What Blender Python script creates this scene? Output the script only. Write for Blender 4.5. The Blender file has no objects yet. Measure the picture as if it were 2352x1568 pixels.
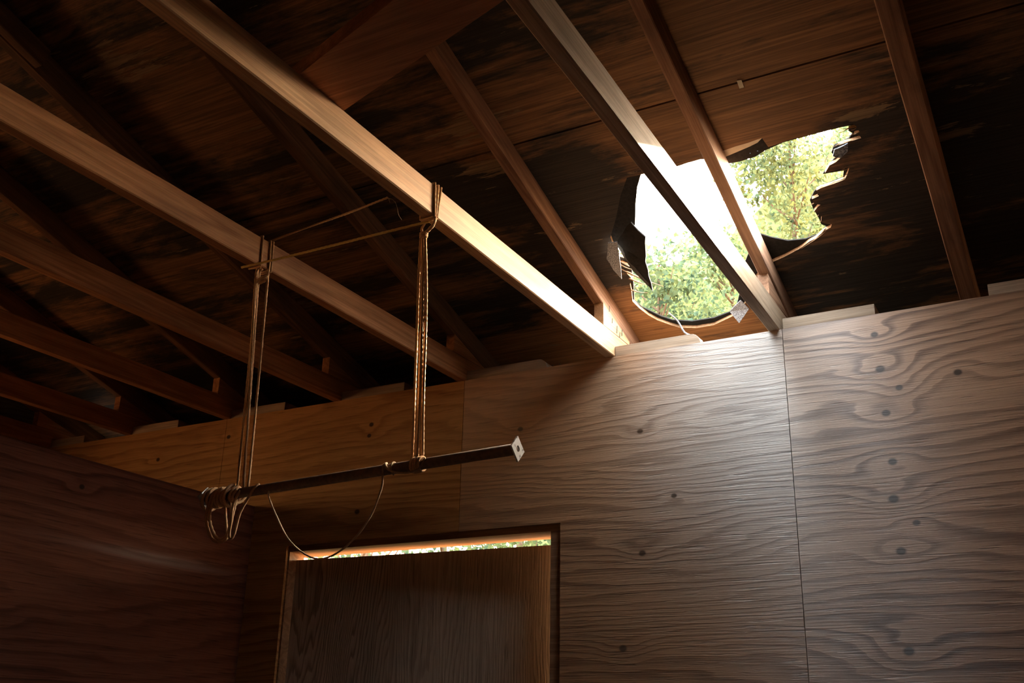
import bpy, bmesh, math, random
import numpy as np
from mathutils import Vector, Matrix, noise as mnoise

scene = bpy.context.scene
COL = scene.collection
ZT = 2.62            # height of the wall top above the floor
random.seed(7)

# ------------------------------------------------------------------ camera
cam_data = bpy.data.cameras.new('camera')
cam_data.sensor_width = 36.0
cam_data.lens = 2378.5 * 36.0 / 2352.0
cam_data.clip_start = 0.02
cam_data.clip_end = 300
cam = bpy.data.objects.new('camera', cam_data)
COL.objects.link(cam)
RT = Vector((0.873535, 0.486279, 0.021646))
UP = Vector((0.155586, -0.321073, 0.934187))
FW = Vector((-0.461226, 0.812677, 0.356127))
cam.matrix_world = Matrix(((RT.x, UP.x, -FW.x, 0.1745), (RT.y, UP.y, -FW.y, -3.1893),
                           (RT.z, UP.z, -FW.z, ZT - 1.2710), (0, 0, 0, 1)))
scene.camera = cam

# ------------------------------------------------------------------ sky, sun, exposure
world = bpy.data.worlds.new('world')
scene.world = world
world.use_nodes = True
wn = world.node_tree.nodes
wl = world.node_tree.links
bg = wn['Background']
w_tc = wn.new('ShaderNodeTexCoord')
w_dot = wn.new('ShaderNodeVectorMath'); w_dot.operation = 'DOT_PRODUCT'
w_dot.inputs[1].default_value = (0.0, 0.0, -1.0)
w_rmp = wn.new('ShaderNodeValToRGB')                     # warm hazy evening sky near the horizon, bright veil overhead
w_rmp.color_ramp.elements[0].position = 0.52
w_rmp.color_ramp.elements[0].color = (0.85, 0.94, 1.0, 1)
w_rmp.color_ramp.elements[1].position = 0.88
w_rmp.color_ramp.elements[1].color = (0.40, 0.235, 0.105, 1)
wl.new(w_tc.outputs['Generated'], w_dot.inputs[0])
w_el = wn.new('ShaderNodeMath'); w_el.operation = 'ADD'; w_el.inputs[1].default_value = 1.0
wl.new(w_dot.outputs['Value'], w_el.inputs[0])
wl.new(w_el.outputs[0], w_rmp.inputs['Fac'])
w_sun = wn.new('ShaderNodeVectorMath'); w_sun.operation = 'DOT_PRODUCT'
w_sun.inputs[1].default_value = (0.185, 0.879, 0.440)   # hazy glow round the sun
w_pos = wn.new('ShaderNodeMath'); w_pos.operation = 'MAXIMUM'; w_pos.inputs[1].default_value = 0.0
w_pow = wn.new('ShaderNodeMath'); w_pow.operation = 'POWER'; w_pow.inputs[1].default_value = 14.0
w_mul = wn.new('ShaderNodeVectorMath'); w_mul.operation = 'SCALE'; w_mul.inputs[0].default_value = (11.5, 9.2, 6.4)
w_add = wn.new('ShaderNodeVectorMath'); w_add.operation = 'ADD'
wl.new(w_tc.outputs['Generated'], w_sun.inputs[0])
wl.new(w_sun.outputs['Value'], w_pos.inputs[0])
wl.new(w_pos.outputs[0], w_pow.inputs[0])
wl.new(w_pow.outputs[0], w_mul.inputs['Scale'])
wl.new(w_mul.outputs[0], w_add.inputs[0])
wl.new(w_rmp.outputs['Color'], w_add.inputs[1])
wl.new(w_add.outputs[0], bg.inputs['Color'])
bg.inputs['Strength'].default_value = 22.0

sun_data = bpy.data.lights.new('sun', 'SUN')
sun_data.energy = 38.0
sun_data.color = (1.0, 0.90, 0.74)
sun_data.angle = math.radians(0.6)
sun = bpy.data.objects.new('sun', sun_data)
sun.rotation_euler = Vector((-0.42, -2.0, -1.0)).to_track_quat('-Z', 'Y').to_euler()
sun.location = (4, 12, 9)
COL.objects.link(sun)

vs = scene.view_settings
vs.view_transform = 'Standard'
vs.look = 'None'
vs.exposure = 0.0
vs.gamma = 1.0
vs.use_curve_mapping = False
scene.cycles.max_bounces = 10
scene.cycles.diffuse_bounces = 6
scene.cycles.use_denoising = True
scene.cycles.sample_clamp_indirect = 6.0

# ------------------------------------------------------------------ helpers
def tag(o, label=None, cat=None, group=None, kind=None):
    if label: o['label'] = label
    if cat: o['category'] = cat
    if group: o['group'] = group
    if kind: o['kind'] = kind
    return o

def mobj(name, verts, faces, mat=None, parent=None, mw=None, smooth=False, lift=True):
    """one mesh object; vertices are given relative to the wall top, so lift them by ZT unless a matrix places them"""
    me = bpy.data.meshes.new(name)
    if mw is None and lift:
        verts = [(v[0], v[1], v[2] + ZT) for v in verts]
    me.from_pydata([tuple(v) for v in verts], [], faces)
    me.validate()
    me.update()
    bm = bmesh.new(); bm.from_mesh(me)
    bmesh.ops.recalc_face_normals(bm, faces=bm.faces)
    bm.to_mesh(me); bm.free()
    if mat: me.materials.append(mat)
    if smooth:
        for p in me.polygons: p.use_smooth = True
    o = bpy.data.objects.new(name, me)
    COL.objects.link(o)
    if mw is not None: o.matrix_world = mw
    if parent:
        o.parent = parent
        o.matrix_parent_inverse = Matrix.Identity(4)
        if mw is not None: o.matrix_basis = parent.matrix_world.inverted() @ mw if parent.type != 'EMPTY' or True else mw
    return o

BOXF = [(0, 3, 2, 1), (4, 5, 6, 7), (0, 1, 5, 4), (1, 2, 6, 5), (2, 3, 7, 6), (3, 0, 4, 7)]
def boxv(x0, x1, y0, y1, z0, z1):
    return [(x0, y0, z0), (x1, y0, z0), (x1, y1, z0), (x0, y1, z0), (x0, y0, z1), (x1, y0, z1), (x1, y1, z1), (x0, y1, z1)]

def box(name, x0, x1, y0, y1, z0, z1, mat, parent=None, bevel=0.0):
    o = mobj(name, boxv(x0, x1, y0, y1, z0, z1), BOXF, mat, parent)
    if bevel: bev(o, bevel)
    return o

def bev(o, w, seg=2):
    bm = bmesh.new(); bm.from_mesh(o.data)
    bmesh.ops.bevel(bm, geom=list(bm.edges), offset=w, segments=seg, affect='EDGES', profile=0.6)
    bm.to_mesh(o.data); bm.free()

def prism_x(name, prof, x0, x1, mat, parent=None, bevel=0.0):
    """profile in (y, z), pushed along x"""
    n = len(prof)
    v = [(x0, y, z) for y, z in prof] + [(x1, y, z) for y, z in prof]
    f = [tuple(range(n)), tuple(range(2 * n - 1, n - 1, -1))] + [(i, (i + 1) % n, n + (i + 1) % n, n + i) for i in range(n)]
    o = mobj(name, v, f, mat, parent)
    if bevel: bev(o, bevel)
    return o

def prism_y(name, prof, y0, y1, mat, parent=None, bevel=0.0):
    """profile in (x, z), pushed along y"""
    n = len(prof)
    v = [(x, y0, z) for x, z in prof] + [(x, y1, z) for x, z in prof]
    f = [tuple(range(n)), tuple(range(2 * n - 1, n - 1, -1))] + [(i, (i + 1) % n, n + (i + 1) % n, n + i) for i in range(n)]
    o = mobj(name, v, f, mat, parent)
    if bevel: bev(o, bevel)
    return o

def catmull(pts, sub=6):
    P = [Vector(p) for p in pts]
    P = [P[0] * 2 - P[1]] + P + [P[-1] * 2 - P[-2]]
    out = []
    for i in range(1, len(P) - 2):
        a, b, c, d = P[i - 1], P[i], P[i + 1], P[i + 2]
        for k in range(sub):
            t = k / sub
            out.append(0.5 * ((2 * b) + (c - a) * t + (2 * a - 5 * b + 4 * c - d) * t * t + (3 * b - a - 3 * c + d) * t ** 3))
    out.append(P[-2])
    return out

def tube_geo(pts, r, n=8, taper=None, strands=0, pitch=0.02):
    """verts/faces of a tube along pts; strands > 0 gives a laid-rope cross-section that twists"""
    pts = [Vector(p) for p in pts]
    V, F = [], []
    t0 = (pts[1] - pts[0]).normalized()
    nrm = t0.orthogonal().normalized()
    dist = 0.0
    for i, p in enumerate(pts):
        if i == 0: t = t0
        elif i == len(pts) - 1: t = (pts[i] - pts[i - 1]).normalized()
        else: t = (pts[i + 1] - pts[i - 1]).normalized()
        if i: dist += (pts[i] - pts[i - 1]).length
        nrm = (nrm - t * nrm.dot(t)).normalized()
        b = t.cross(nrm)
        rr = r if taper is None else r * taper(i / (len(pts) - 1))
        for k in range(n):
            a = 2 * math.pi * k / n
            q = rr
            if strands: q = rr * (1 + 0.16 * math.cos(strands * (a - dist / pitch * 2 * math.pi / strands)))
            V.append(p + (nrm * math.cos(a) + b * math.sin(a)) * q)
    for i in range(len(pts) - 1):
        for k in range(n):
            F.append((i * n + k, i * n + (k + 1) % n, (i + 1) * n + (k + 1) % n, (i + 1) * n + k))
    F.append(tuple(range(n - 1, -1, -1)))
    F.append(tuple(range((len(pts) - 1) * n, len(pts) * n)))
    return V, F

def tube(name, pts, r, mat, parent=None, n=8, taper=None, strands=0, pitch=0.02, fine=None):
    if fine:
        out = []
        for a, b in zip(pts[:-1], pts[1:]):
            a, b = Vector(a), Vector(b)
            m = max(1, int((b - a).length / fine))
            out += [a.lerp(b, j / m) for j in range(m)]
        pts = out + [Vector(pts[-1])]
    V, F = tube_geo(pts, r, n, taper, strands, pitch)
    return mobj(name, V, F, mat, parent, smooth=True)

def empty(name, loc):
    o = bpy.data.objects.new(name, None)
    o.location = (loc[0], loc[1], loc[2] + ZT)
    o.empty_display_size = 0.05
    COL.objects.link(o)
    bpy.context.view_layer.update()
    return o

def adopt(o, parent):
    """hang a mesh that sits at the origin under a placed thing without moving it"""
    o.parent = parent
    o.matrix_parent_inverse = parent.matrix_world.inverted()

# ------------------------------------------------------------------ materials
class NT:
    def __init__(self, name, rough=0.6, spec=0.4):
        self.m = bpy.data.materials.new(name); self.m.use_nodes = True
        self.t = self.m.node_tree; self.n = self.t.nodes; self.l = self.t.links
        self.b = self.n['Principled BSDF']
        self.b.inputs['Roughness'].default_value = rough
        self.b.inputs['Specular IOR Level'].default_value = spec
    def new(self, typ, **kw):
        nd = self.n.new(typ)
        for k, v in kw.items(): setattr(nd, k, v)
        return nd
    def put(self, sock, v):
        if hasattr(v, 'default_value') or hasattr(v, 'is_output'): self.l.new(v, sock)
        else: sock.default_value = v
    def math(self, op, a, b=0.0, clamp=False, c=None):
        nd = self.new('ShaderNodeMath', operation=op); nd.use_clamp = clamp
        self.put(nd.inputs[0], a); self.put(nd.inputs[1], b)
        if c is not None: self.put(nd.inputs[2], c)
        return nd.outputs[0]
    def coords(self, scale=(1, 1, 1), rand=False):
        tc = self.new('ShaderNodeTexCoord')
        out = tc.outputs['Object']
        if rand:
            oi = self.new('ShaderNodeObjectInfo')
            ad = self.new('ShaderNodeVectorMath', operation='ADD')
            mu = self.math('MULTIPLY', oi.outputs['Random'], 53.7)
            self.l.new(out, ad.inputs[0]); self.l.new(mu, ad.inputs[1]); out = ad.outputs[0]
        mp = self.new('ShaderNodeMapping')
        mp.inputs['Scale'].default_value = scale
        self.l.new(out, mp.inputs['Vector'])
        return mp.outputs[0]
    def noise(self, vec, scale=1.0, detail=3.0, rough=0.5, dist=0.0):
        nd = self.new('ShaderNodeTexNoise')
        nd.inputs['Scale'].default_value = scale; nd.inputs['Detail'].default_value = detail
        nd.inputs['Roughness'].default_value = rough; nd.inputs['Distortion'].default_value = dist
        self.l.new(vec, nd.inputs['Vector'])
        return nd.outputs['Fac']
    def ramp(self, fac, stops, interp='LINEAR'):
        nd = self.new('ShaderNodeValToRGB'); cr = nd.color_ramp; cr.interpolation = interp
        while len(cr.elements) < len(stops): cr.elements.new(0.5)
        for e, (p, c) in zip(cr.elements, stops):
            e.position = p
            e.color = (c, c, c, 1) if isinstance(c, (int, float)) else (c[0], c[1], c[2], 1)
        self.put(nd.inputs['Fac'], fac)
        return nd.outputs['Color']
    def mix(self, fac, a, b, typ='MIX'):
        nd = self.new('ShaderNodeMixRGB', blend_type=typ)
        self.put(nd.inputs['Fac'], fac)
        for s, v in ((nd.inputs['Color1'], a), (nd.inputs['Color2'], b)):
            if isinstance(v, tuple): s.default_value = (v[0], v[1], v[2], 1)
            else: self.l.new(v, s)
        return nd.outputs['Color']
    def bump(self, h, strength=0.3, distance=0.002):
        nd = self.new('ShaderNodeBump')
        nd.inputs['Strength'].default_value = strength; nd.inputs['Distance'].default_value = distance
        self.l.new(h, nd.inputs['Height']); self.l.new(nd.outputs[0], self.b.inputs['Normal'])
    def color(self, c):
        if isinstance(c, tuple): self.b.inputs['Base Color'].default_value = (c[0], c[1], c[2], 1)
        else: self.l.new(c, self.b.inputs['Base Color'])

def axis_scale(axis, along, across):
    return tuple(along if a == axis else across for a in 'XYZ')

def lumber(name, light, dark, axis='Y', rough=0.66, bump=0.35, spec=0.16, soot=0.0):
    t = NT(name, rough, spec)
    big = t.noise(t.coords(axis_scale(axis, 0.55, 9.0), True), 1.0, 2.0, 0.5, 0.3)
    band = t.math('SINE', t.math('MULTIPLY', big, 62.0))
    band = t.math('MULTIPLY_ADD', band, 0.5, c=0.5)
    fib = t.noise(t.coords(axis_scale(axis, 5.0, 260.0), True), 1.0, 3.0, 0.6)
    blot = t.noise(t.coords(axis_scale(axis, 2.2, 9.0), True), 1.0, 4.0, 0.6)
    c = t.mix(t.math('MULTIPLY', band, 0.55), light, dark)
    fibm = t.ramp(fib, [(0.35, 0.55), (0.65, 1.1)])
    c = t.mix(0.55, c, fibm, 'MULTIPLY')
    bl = t.ramp(blot, [(0.35, 0.62), (0.7, 1.12)])
    c = t.mix(0.8, c, bl, 'MULTIPLY')
    if soot:
        s = t.noise(t.coords(axis_scale(axis, 3.0, 14.0), True), 1.0, 6.0, 0.65)
        c = t.mix(t.math('MULTIPLY', t.ramp(s, [(0.48, 0.0), (0.66, 1.0)]), soot), c, (0.012, 0.010, 0.008))
    t.color(c)
    h = t.math('ADD', t.math('MULTIPLY', fib, 1.0), t.math('MULTIPLY', band, 0.25))
    t.bump(h, bump, 0.0012)
    return t.m

def plywood_wall(name, light, dark, knots=(), freq=17.0, rough=0.42, axis='X', grey=None, spec=0.8, bump=0.6, aniso=0.0, grey_patch=None):
    """rotary-cut veneer: contour lines of a stretched field that swirls round each knot"""
    t = NT(name, rough, spec)
    tc = t.new('ShaderNodeTexCoord')
    sep = t.new('ShaderNodeSeparateXYZ'); t.l.new(tc.outputs['Object'], sep.inputs[0])
    X = sep.outputs['X'] if axis == 'X' else (sep.outputs['Y'] if axis == 'Y' else sep.outputs['Z'])
    Z = sep.outputs['Z'] if axis != 'Z' else sep.outputs['X']
    n1 = t.noise(t.coords(axis_scale(axis, 0.42, 2.6)), 1.0, 2.0, 0.4, 0.15)
    n2 = t.noise(t.coords(axis_scale(axis, 1.5, 11.0)), 1.0, 3.0, 0.55, 0.2)
    f = t.math('ADD', t.math('MULTIPLY', n1, 1.7), t.math('MULTIPLY', n2, 0.30))
    f = t.math('ADD', f, t.math('MULTIPLY', Z, 3.0))
    core = None
    for kx, kz, amp, w in knots:
        dx = t.math('SUBTRACT', X, kx); dz = t.math('SUBTRACT', Z, kz + ZT)
        wx = t.math('DIVIDE', dx, w * 2.1); wz = t.math('DIVIDE', dz, w)
        r2 = t.math('ADD', t.math('MULTIPLY', wx, wx), t.math('MULTIPLY', wz, wz))
        g = t.math('DIVIDE', 1.0, t.math('ADD', 1.0, t.math('MULTIPLY', r2, r2)))
        f = t.math('ADD', f, t.math('MULTIPLY', g, amp))
        cs = w * 0.16 + 0.0035
        cx = t.math('DIVIDE', dx, cs * 1.25); cz = t.math('DIVIDE', dz, cs)
        cr = t.math('ADD', t.math('MULTIPLY', cx, cx), t.math('MULTIPLY', cz, cz))
        cc = t.math('DIVIDE', 1.0, t.math('ADD', 1.0, t.math('MULTIPLY', cr, cr)))
        core = cc if core is None else t.math('MAXIMUM', core, cc)
    ph = t.math('FRACT', t.math('MULTIPLY', f, freq))
    band = t.ramp(ph, [(0.0, 0.05), (0.45, 0.22), (0.80, 1.0), (0.93, 0.75), (1.0, 0.05)])
    fib = t.noise(t.coords(axis_scale(axis, 4.0, 230.0)), 1.0, 3.0, 0.6)
    crack = t.ramp(t.noise(t.coords(axis_scale(axis, 7.0, 170.0)), 1.0, 2.0, 0.5), [(0.60, 0.0), (0.70, 1.0)])
    blot = t.noise(t.coords(axis_scale(axis, 1.1, 2.0)), 1.0, 4.0, 0.6)
    vis = t.ramp(t.noise(t.coords(axis_scale(axis, 0.9, 2.2)), 1.0, 2.0), [(0.35, 0.35), (0.62, 1.0)])
    c = t.mix(t.math('MULTIPLY', t.math('MULTIPLY', band, vis), 0.95), light, dark)
    c = t.mix(0.5, c, t.ramp(fib, [(0.32, 0.6), (0.66, 1.12)]), 'MULTIPLY')
    c = t.mix(0.7, c, t.ramp(blot, [(0.3, 0.66), (0.7, 1.15)]), 'MULTIPLY')
    c = t.mix(t.math('MULTIPLY', crack, 0.45), c, tuple(d * 0.35 for d in dark))
    if grey_patch:                                    # grey patch; below the hole, weathering with the hole's sheen painted in
        bx, bz, sx, sz, am = grey_patch
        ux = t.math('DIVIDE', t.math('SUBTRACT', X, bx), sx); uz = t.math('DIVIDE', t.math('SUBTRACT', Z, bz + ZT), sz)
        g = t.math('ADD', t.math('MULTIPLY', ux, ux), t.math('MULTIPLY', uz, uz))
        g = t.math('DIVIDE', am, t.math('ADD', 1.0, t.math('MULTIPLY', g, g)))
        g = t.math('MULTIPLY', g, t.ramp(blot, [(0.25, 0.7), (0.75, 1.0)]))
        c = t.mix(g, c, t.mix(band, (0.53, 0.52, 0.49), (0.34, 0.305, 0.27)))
    if core is not None:
        c = t.mix(t.ramp(core, [(0.22, 0.0), (0.7, 0.92)]), c, (0.030, 0.015, 0.009))
    t.color(c)
    h = t.math('ADD', t.math('MULTIPLY', fib, 0.9), t.math('MULTIPLY', band, -0.30))
    h = t.math('ADD', h, t.math('MULTIPLY', crack, -0.8))
    t.bump(h, bump, 0.0022)
    t.l.new(t.ramp(fib, [(0.3, rough + 0.22), (0.7, rough + 0.02)]), t.b.inputs['Roughness'])
    if aniso:
        t.b.inputs['IOR'].default_value = 1.75
    if aniso:                                     # fine grain ridges run along the sheet: gloss spreads across them
        t.b.inputs['Anisotropic'].default_value = aniso
        tg = t.new('ShaderNodeCombineXYZ'); tg.inputs['Z'].default_value = 1.0
        t.l.new(tg.outputs[0], t.b.inputs['Tangent'])
    return t.m

STAIN_GLOW = [(-0.46, -0.68, 0.22, 0.16, 0.34), (-0.40, -1.05, 0.20, 0.12, 0.26), (-0.80, -0.66, 0.14, 0.12, 0.22), (-1.35, -0.9, 0.3, 0.12, 0.10), (-2.1, -1.25, 0.25, 0.16, 0.14), (-0.08, -0.9, 0.35, 0.2, 0.10), (-1.16, -0.36, 0.20, 0.20, -0.25), (-0.25, 0.0, 0.35, 0.2, -0.12), (0.1, -0.3, 0.3, 0.25, -0.12)]
FLAKES = [(-1.30, -0.86, 0.13, 0.07), (-1.35, -0.70, 0.10, 0.05), (0.03, -0.42, 0.11, 0.035), (-2.36, -0.33, 0.16, 0.06), (-2.24, -1.42, 0.13, 0.10), (-0.2, -0.55, 0.08, 0.03)]
def deck_mat():
    t = NT('stained_roof_plywood', 0.7, 0.25)
    st = t.noise(t.coords((1.5, 5.5, 5.5)), 1.0, 9.0, 0.68, 0.35)
    fib = t.noise(t.coords((3.2, 150.0, 150.0)), 1.0, 4.0, 0.6)
    streak = t.noise(t.coords((2.6, 30.0, 30.0)), 1.0, 4.0, 0.62)
    flake = t.noise(t.coords((2.8, 19.0, 19.0)), 1.0, 6.0, 0.7, 0.25)
    area = t.noise(t.coords((0.9, 1.9, 1.9)), 1.0, 2.0, 0.5)
    tc = t.new('ShaderNodeTexCoord'); sp = t.new('ShaderNodeSeparateXYZ'); t.l.new(tc.outputs['Object'], sp.inputs[0])
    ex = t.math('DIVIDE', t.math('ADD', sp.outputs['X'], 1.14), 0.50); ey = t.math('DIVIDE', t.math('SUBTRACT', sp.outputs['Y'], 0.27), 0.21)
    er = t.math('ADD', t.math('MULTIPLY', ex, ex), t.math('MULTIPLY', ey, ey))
    eave_glow = t.math('DIVIDE', 1.0, t.math('ADD', 1.0, t.math('MULTIPLY', er, er)))     # light from the hole painted as orange wood below it
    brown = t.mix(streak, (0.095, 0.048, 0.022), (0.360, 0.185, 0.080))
    brown = t.mix(t.math('MULTIPLY', eave_glow, 0.8), brown, (0.46, 0.190, 0.060))
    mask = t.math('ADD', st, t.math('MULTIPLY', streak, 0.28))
    mask = t.math('ADD', mask, t.math('MULTIPLY', eave_glow, 0.20))
    for px_, py_, sx, sy, am in STAIN_GLOW:                          # lighter and darker stain patches, bounce light beside the sunlit joist painted in
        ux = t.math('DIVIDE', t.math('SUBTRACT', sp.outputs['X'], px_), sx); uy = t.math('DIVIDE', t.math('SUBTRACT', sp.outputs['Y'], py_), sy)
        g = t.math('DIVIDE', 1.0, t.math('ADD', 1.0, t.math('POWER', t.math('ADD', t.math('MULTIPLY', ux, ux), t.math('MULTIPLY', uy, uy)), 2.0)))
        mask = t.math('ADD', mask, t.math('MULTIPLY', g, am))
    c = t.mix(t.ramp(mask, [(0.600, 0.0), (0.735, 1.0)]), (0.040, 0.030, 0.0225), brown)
    bare = t.math('MULTIPLY', t.ramp(area, [(0.55, 0.0), (0.66, 1.0)]), 0.045)
    for px_, py_, sx, sy in FLAKES:                             # spots where the veneer face has flaked off
        ux = t.math('DIVIDE', t.math('SUBTRACT', sp.outputs['X'], px_), sx); uy = t.math('DIVIDE', t.math('SUBTRACT', sp.outputs['Y'], py_), sy)
        g = t.math('DIVIDE', 0.16, t.math('ADD', 1.0, t.math('POWER', t.math('ADD', t.math('MULTIPLY', ux, ux), t.math('MULTIPLY', uy, uy)), 2.0)))
        bare = t.math('MAXIMUM', bare, g)
    fl = t.ramp(t.math('ADD', flake, bare), [(0.655, 0.0), (0.685, 1.0)])
    c = t.mix(t.math('MULTIPLY', fl, 0.8), c, (0.27, 0.185, 0.100))
    c = t.mix(0.75, c, t.ramp(fib, [(0.34, 0.45), (0.68, 1.3)]), 'MULTIPLY')
    t.color(c)
    t.bump(t.math('ADD', fib, t.math('MULTIPLY', fl, 0.6)), 0.45, 0.0016)
    return t.m

def plain(name, col, rough=0.6, spec=0.3, var=0.25, scale=60.0, bump=0.0, metal=0.0, col2=None, lo=0.4, hi=0.62):
    t = NT(name, rough, spec)
    nz = t.noise(t.coords((1, 1, 1)), scale, 4.0, 0.6)
    if col2: c = t.mix(t.ramp(nz, [(lo, 0.0), (hi, 1.0)]), col, col2)
    else: c = t.mix(1.0, col, t.ramp(nz, [(0.3, 1 - var), (0.7, 1 + var)]), 'MULTIPLY')
    t.color(c)
    if metal: t.b.inputs['Metallic'].default_value = metal
    if bump: t.bump(nz, bump, 0.001)
    return t.m

KN = [(-0.322, -0.183, 0.20, 0.045), (-0.273, -0.251, 0.13, 0.030), (-0.319, -0.326, 0.16, 0.040), (-0.325, -0.590, 0.22, 0.050),
      (-0.269, -0.665, -0.12, 0.030), (-0.320, -0.744, 0.16, 0.045), (-0.329, -1.023, 0.20, 0.050), (-0.328, -0.068, 0.15, 0.032),
      (-0.103, -0.227, -0.13, 0.035), (-0.316, -0.478, -0.16, 0.040)]
KN2 = [(-1.124, -0.287, 0.10, 0.030), (-1.126, -0.701, 0.10, 0.035), (-1.010, -0.520, -0.07, 0.025), (-1.592, -0.223, 0.09, 0.03), (-1.2, -1.0, 0.12, 0.04)]
KN3 = [(-2.271, -0.122, 0.09, 0.030), (-2.278, -0.167, 0.07, 0.025), (-2.310, -0.469, 0.10, 0.035), (-3.039, -0.083, 0.10, 0.03), (-3.456, -0.140, 0.10, 0.03)]
M_PLY_R = plywood_wall('plywood_right_sheet', (0.58, 0.360, 0.225), (0.125, 0.056, 0.032), KN, 8.0, 0.50, spec=1.0, aniso=0.92, grey_patch=(-0.80, -0.25, 0.34, 0.60, 0.60))
M_PLY_M = plywood_wall('plywood_middle_sheet', (0.46, 0.248, 0.118), (0.190, 0.088, 0.040), KN2, 11.0, 0.48, bump=0.8, spec=1.0, aniso=0.92, grey_patch=(-0.80, -0.25, 0.34, 0.50, 0.80))
M_PLY_L = plywood_wall('plywood_left_sheet', (0.46, 0.240, 0.085), (0.215, 0.095, 0.030), KN3, 8.0, 0.55, spec=0.2)
M_PLY_P = plywood_wall('plywood_partition_sheet', (0.19, 0.068, 0.036), (0.080, 0.025, 0.014), [(-0.55, -0.30, 0.12, 0.03), (-1.1, -0.95, 0.16, 0.05), (-0.85, -0.50, 0.1, 0.03)], 7.0, 0.6, axis='Y', spec=0.12, grey_patch=(-0.47, -0.690, 0.30, 0.017, 0.30))  # thin pale grey streak along the partition
M_DOOR = plywood_wall('plywood_door', (0.48, 0.390, 0.290), (0.200, 0.152, 0.110), [(-0.50, -2.05, 0.1, 0.03)], 19.0, 0.6, axis='Z', spec=0.25)
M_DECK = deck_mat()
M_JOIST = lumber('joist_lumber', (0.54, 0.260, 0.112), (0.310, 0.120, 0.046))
M_JOIST_LIT = lumber('lit_joist_lumber', (0.70, 0.420, 0.220), (0.500, 0.260, 0.120))  # lighter copy of the joist wood, light from the hole painted in
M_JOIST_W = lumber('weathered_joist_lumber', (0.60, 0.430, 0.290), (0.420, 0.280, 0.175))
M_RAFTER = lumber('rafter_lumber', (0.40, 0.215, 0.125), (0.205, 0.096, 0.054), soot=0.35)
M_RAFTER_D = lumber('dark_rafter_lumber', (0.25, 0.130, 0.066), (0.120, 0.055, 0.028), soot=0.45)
M_BOARD = lumber('brace_board_lumber', (0.66, 0.310, 0.155), (0.420, 0.175, 0.085), axis='X')
M_BLOCK = lumber('block_lumber', (0.44, 0.330, 0.235), (0.270, 0.190, 0.125), axis='X')
M_FRAME = lumber('frame_lumber', (0.34, 0.200, 0.110), (0.190, 0.100, 0.050), axis='X')
M_FELT = plain('roofing_felt_underside', (0.020, 0.018, 0.016), 0.85, 0.15, 0.35, 90.0)
M_FELT2 = plain('felt_folded_edge', (0.10, 0.095, 0.09), 0.85, 0.15, 0.3, 200.0)
M_GRAN2 = plain('blue_grey_felt', (0.42, 0.45, 0.52), 0.8, 0.2, col2=(0.10, 0.11, 0.14), scale=160.0)
M_GRAN = plain('mineral_granules', (0.52, 0.53, 0.55), 0.9, 0.1, col2=(0.10, 0.10, 0.11), scale=420.0, lo=0.42, hi=0.58)
M_TORN = plain('torn_veneer', (0.36, 0.215, 0.120), 0.8, 0.1, 0.3, 120.0)
M_PAPER = plain('old_paper', (0.62, 0.55, 0.42), 0.8, 0.1, 0.1, 40.0)
M_ROPE = plain('rope_fibre', (0.60, 0.365, 0.190), 0.85, 0.1, 0.35, 700.0, 0.5)
M_ROPE_Y = plain('yellowed_rope_fibre', (0.66, 0.45, 0.150), 0.85, 0.1, 0.35, 700.0, 0.5)
M_CORD = plain('thin_cord', (0.50, 0.360, 0.220), 0.8, 0.1, 0.25, 700.0, 0.3)
M_PIPE = plain('rusty_steel_pipe', (0.170, 0.118, 0.080), 0.62, 0.4, col2=(0.260, 0.165, 0.100), scale=70.0, bump=0.3)
M_PLATE = plain('galvanised_plate', (0.55, 0.54, 0.52), 0.5, 0.5, col2=(0.10, 0.075, 0.06), scale=75.0, lo=0.56, hi=0.66, metal=0.4)
M_NAIL = plain('nail_steel', (0.09, 0.08, 0.07), 0.5, 0.5, 0.2, 200.0, metal=0.6)
M_GABLE = plywood_wall('gable_sheet', (0.20, 0.19, 0.165), (0.11, 0.10, 0.085), [], 12.0, 0.6, axis='Y', spec=0.2)
M_FLOOR = plain('dusty_floor', (0.075, 0.055, 0.040), 0.9, 0.1, 0.35, 3.0)
M_GROUND = plain('outdoor_ground', (0.26, 0.120, 0.045), 0.95, 0.05, 0.4, 1.5)
M_BANK = plain('grassy_bank', (0.050, 0.078, 0.026), 0.95, 0.03, 0.55, 9.0, col2=(0.110, 0.130, 0.045), lo=0.35, hi=0.65)
M_BARK = plain('bark', (0.13, 0.095, 0.065), 0.9, 0.1, 0.4, 18.0)
M_SIDING = plain('outside_siding', (0.35, 0.28, 0.21), 0.8, 0.2, 0.15, 6.0)

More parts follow.
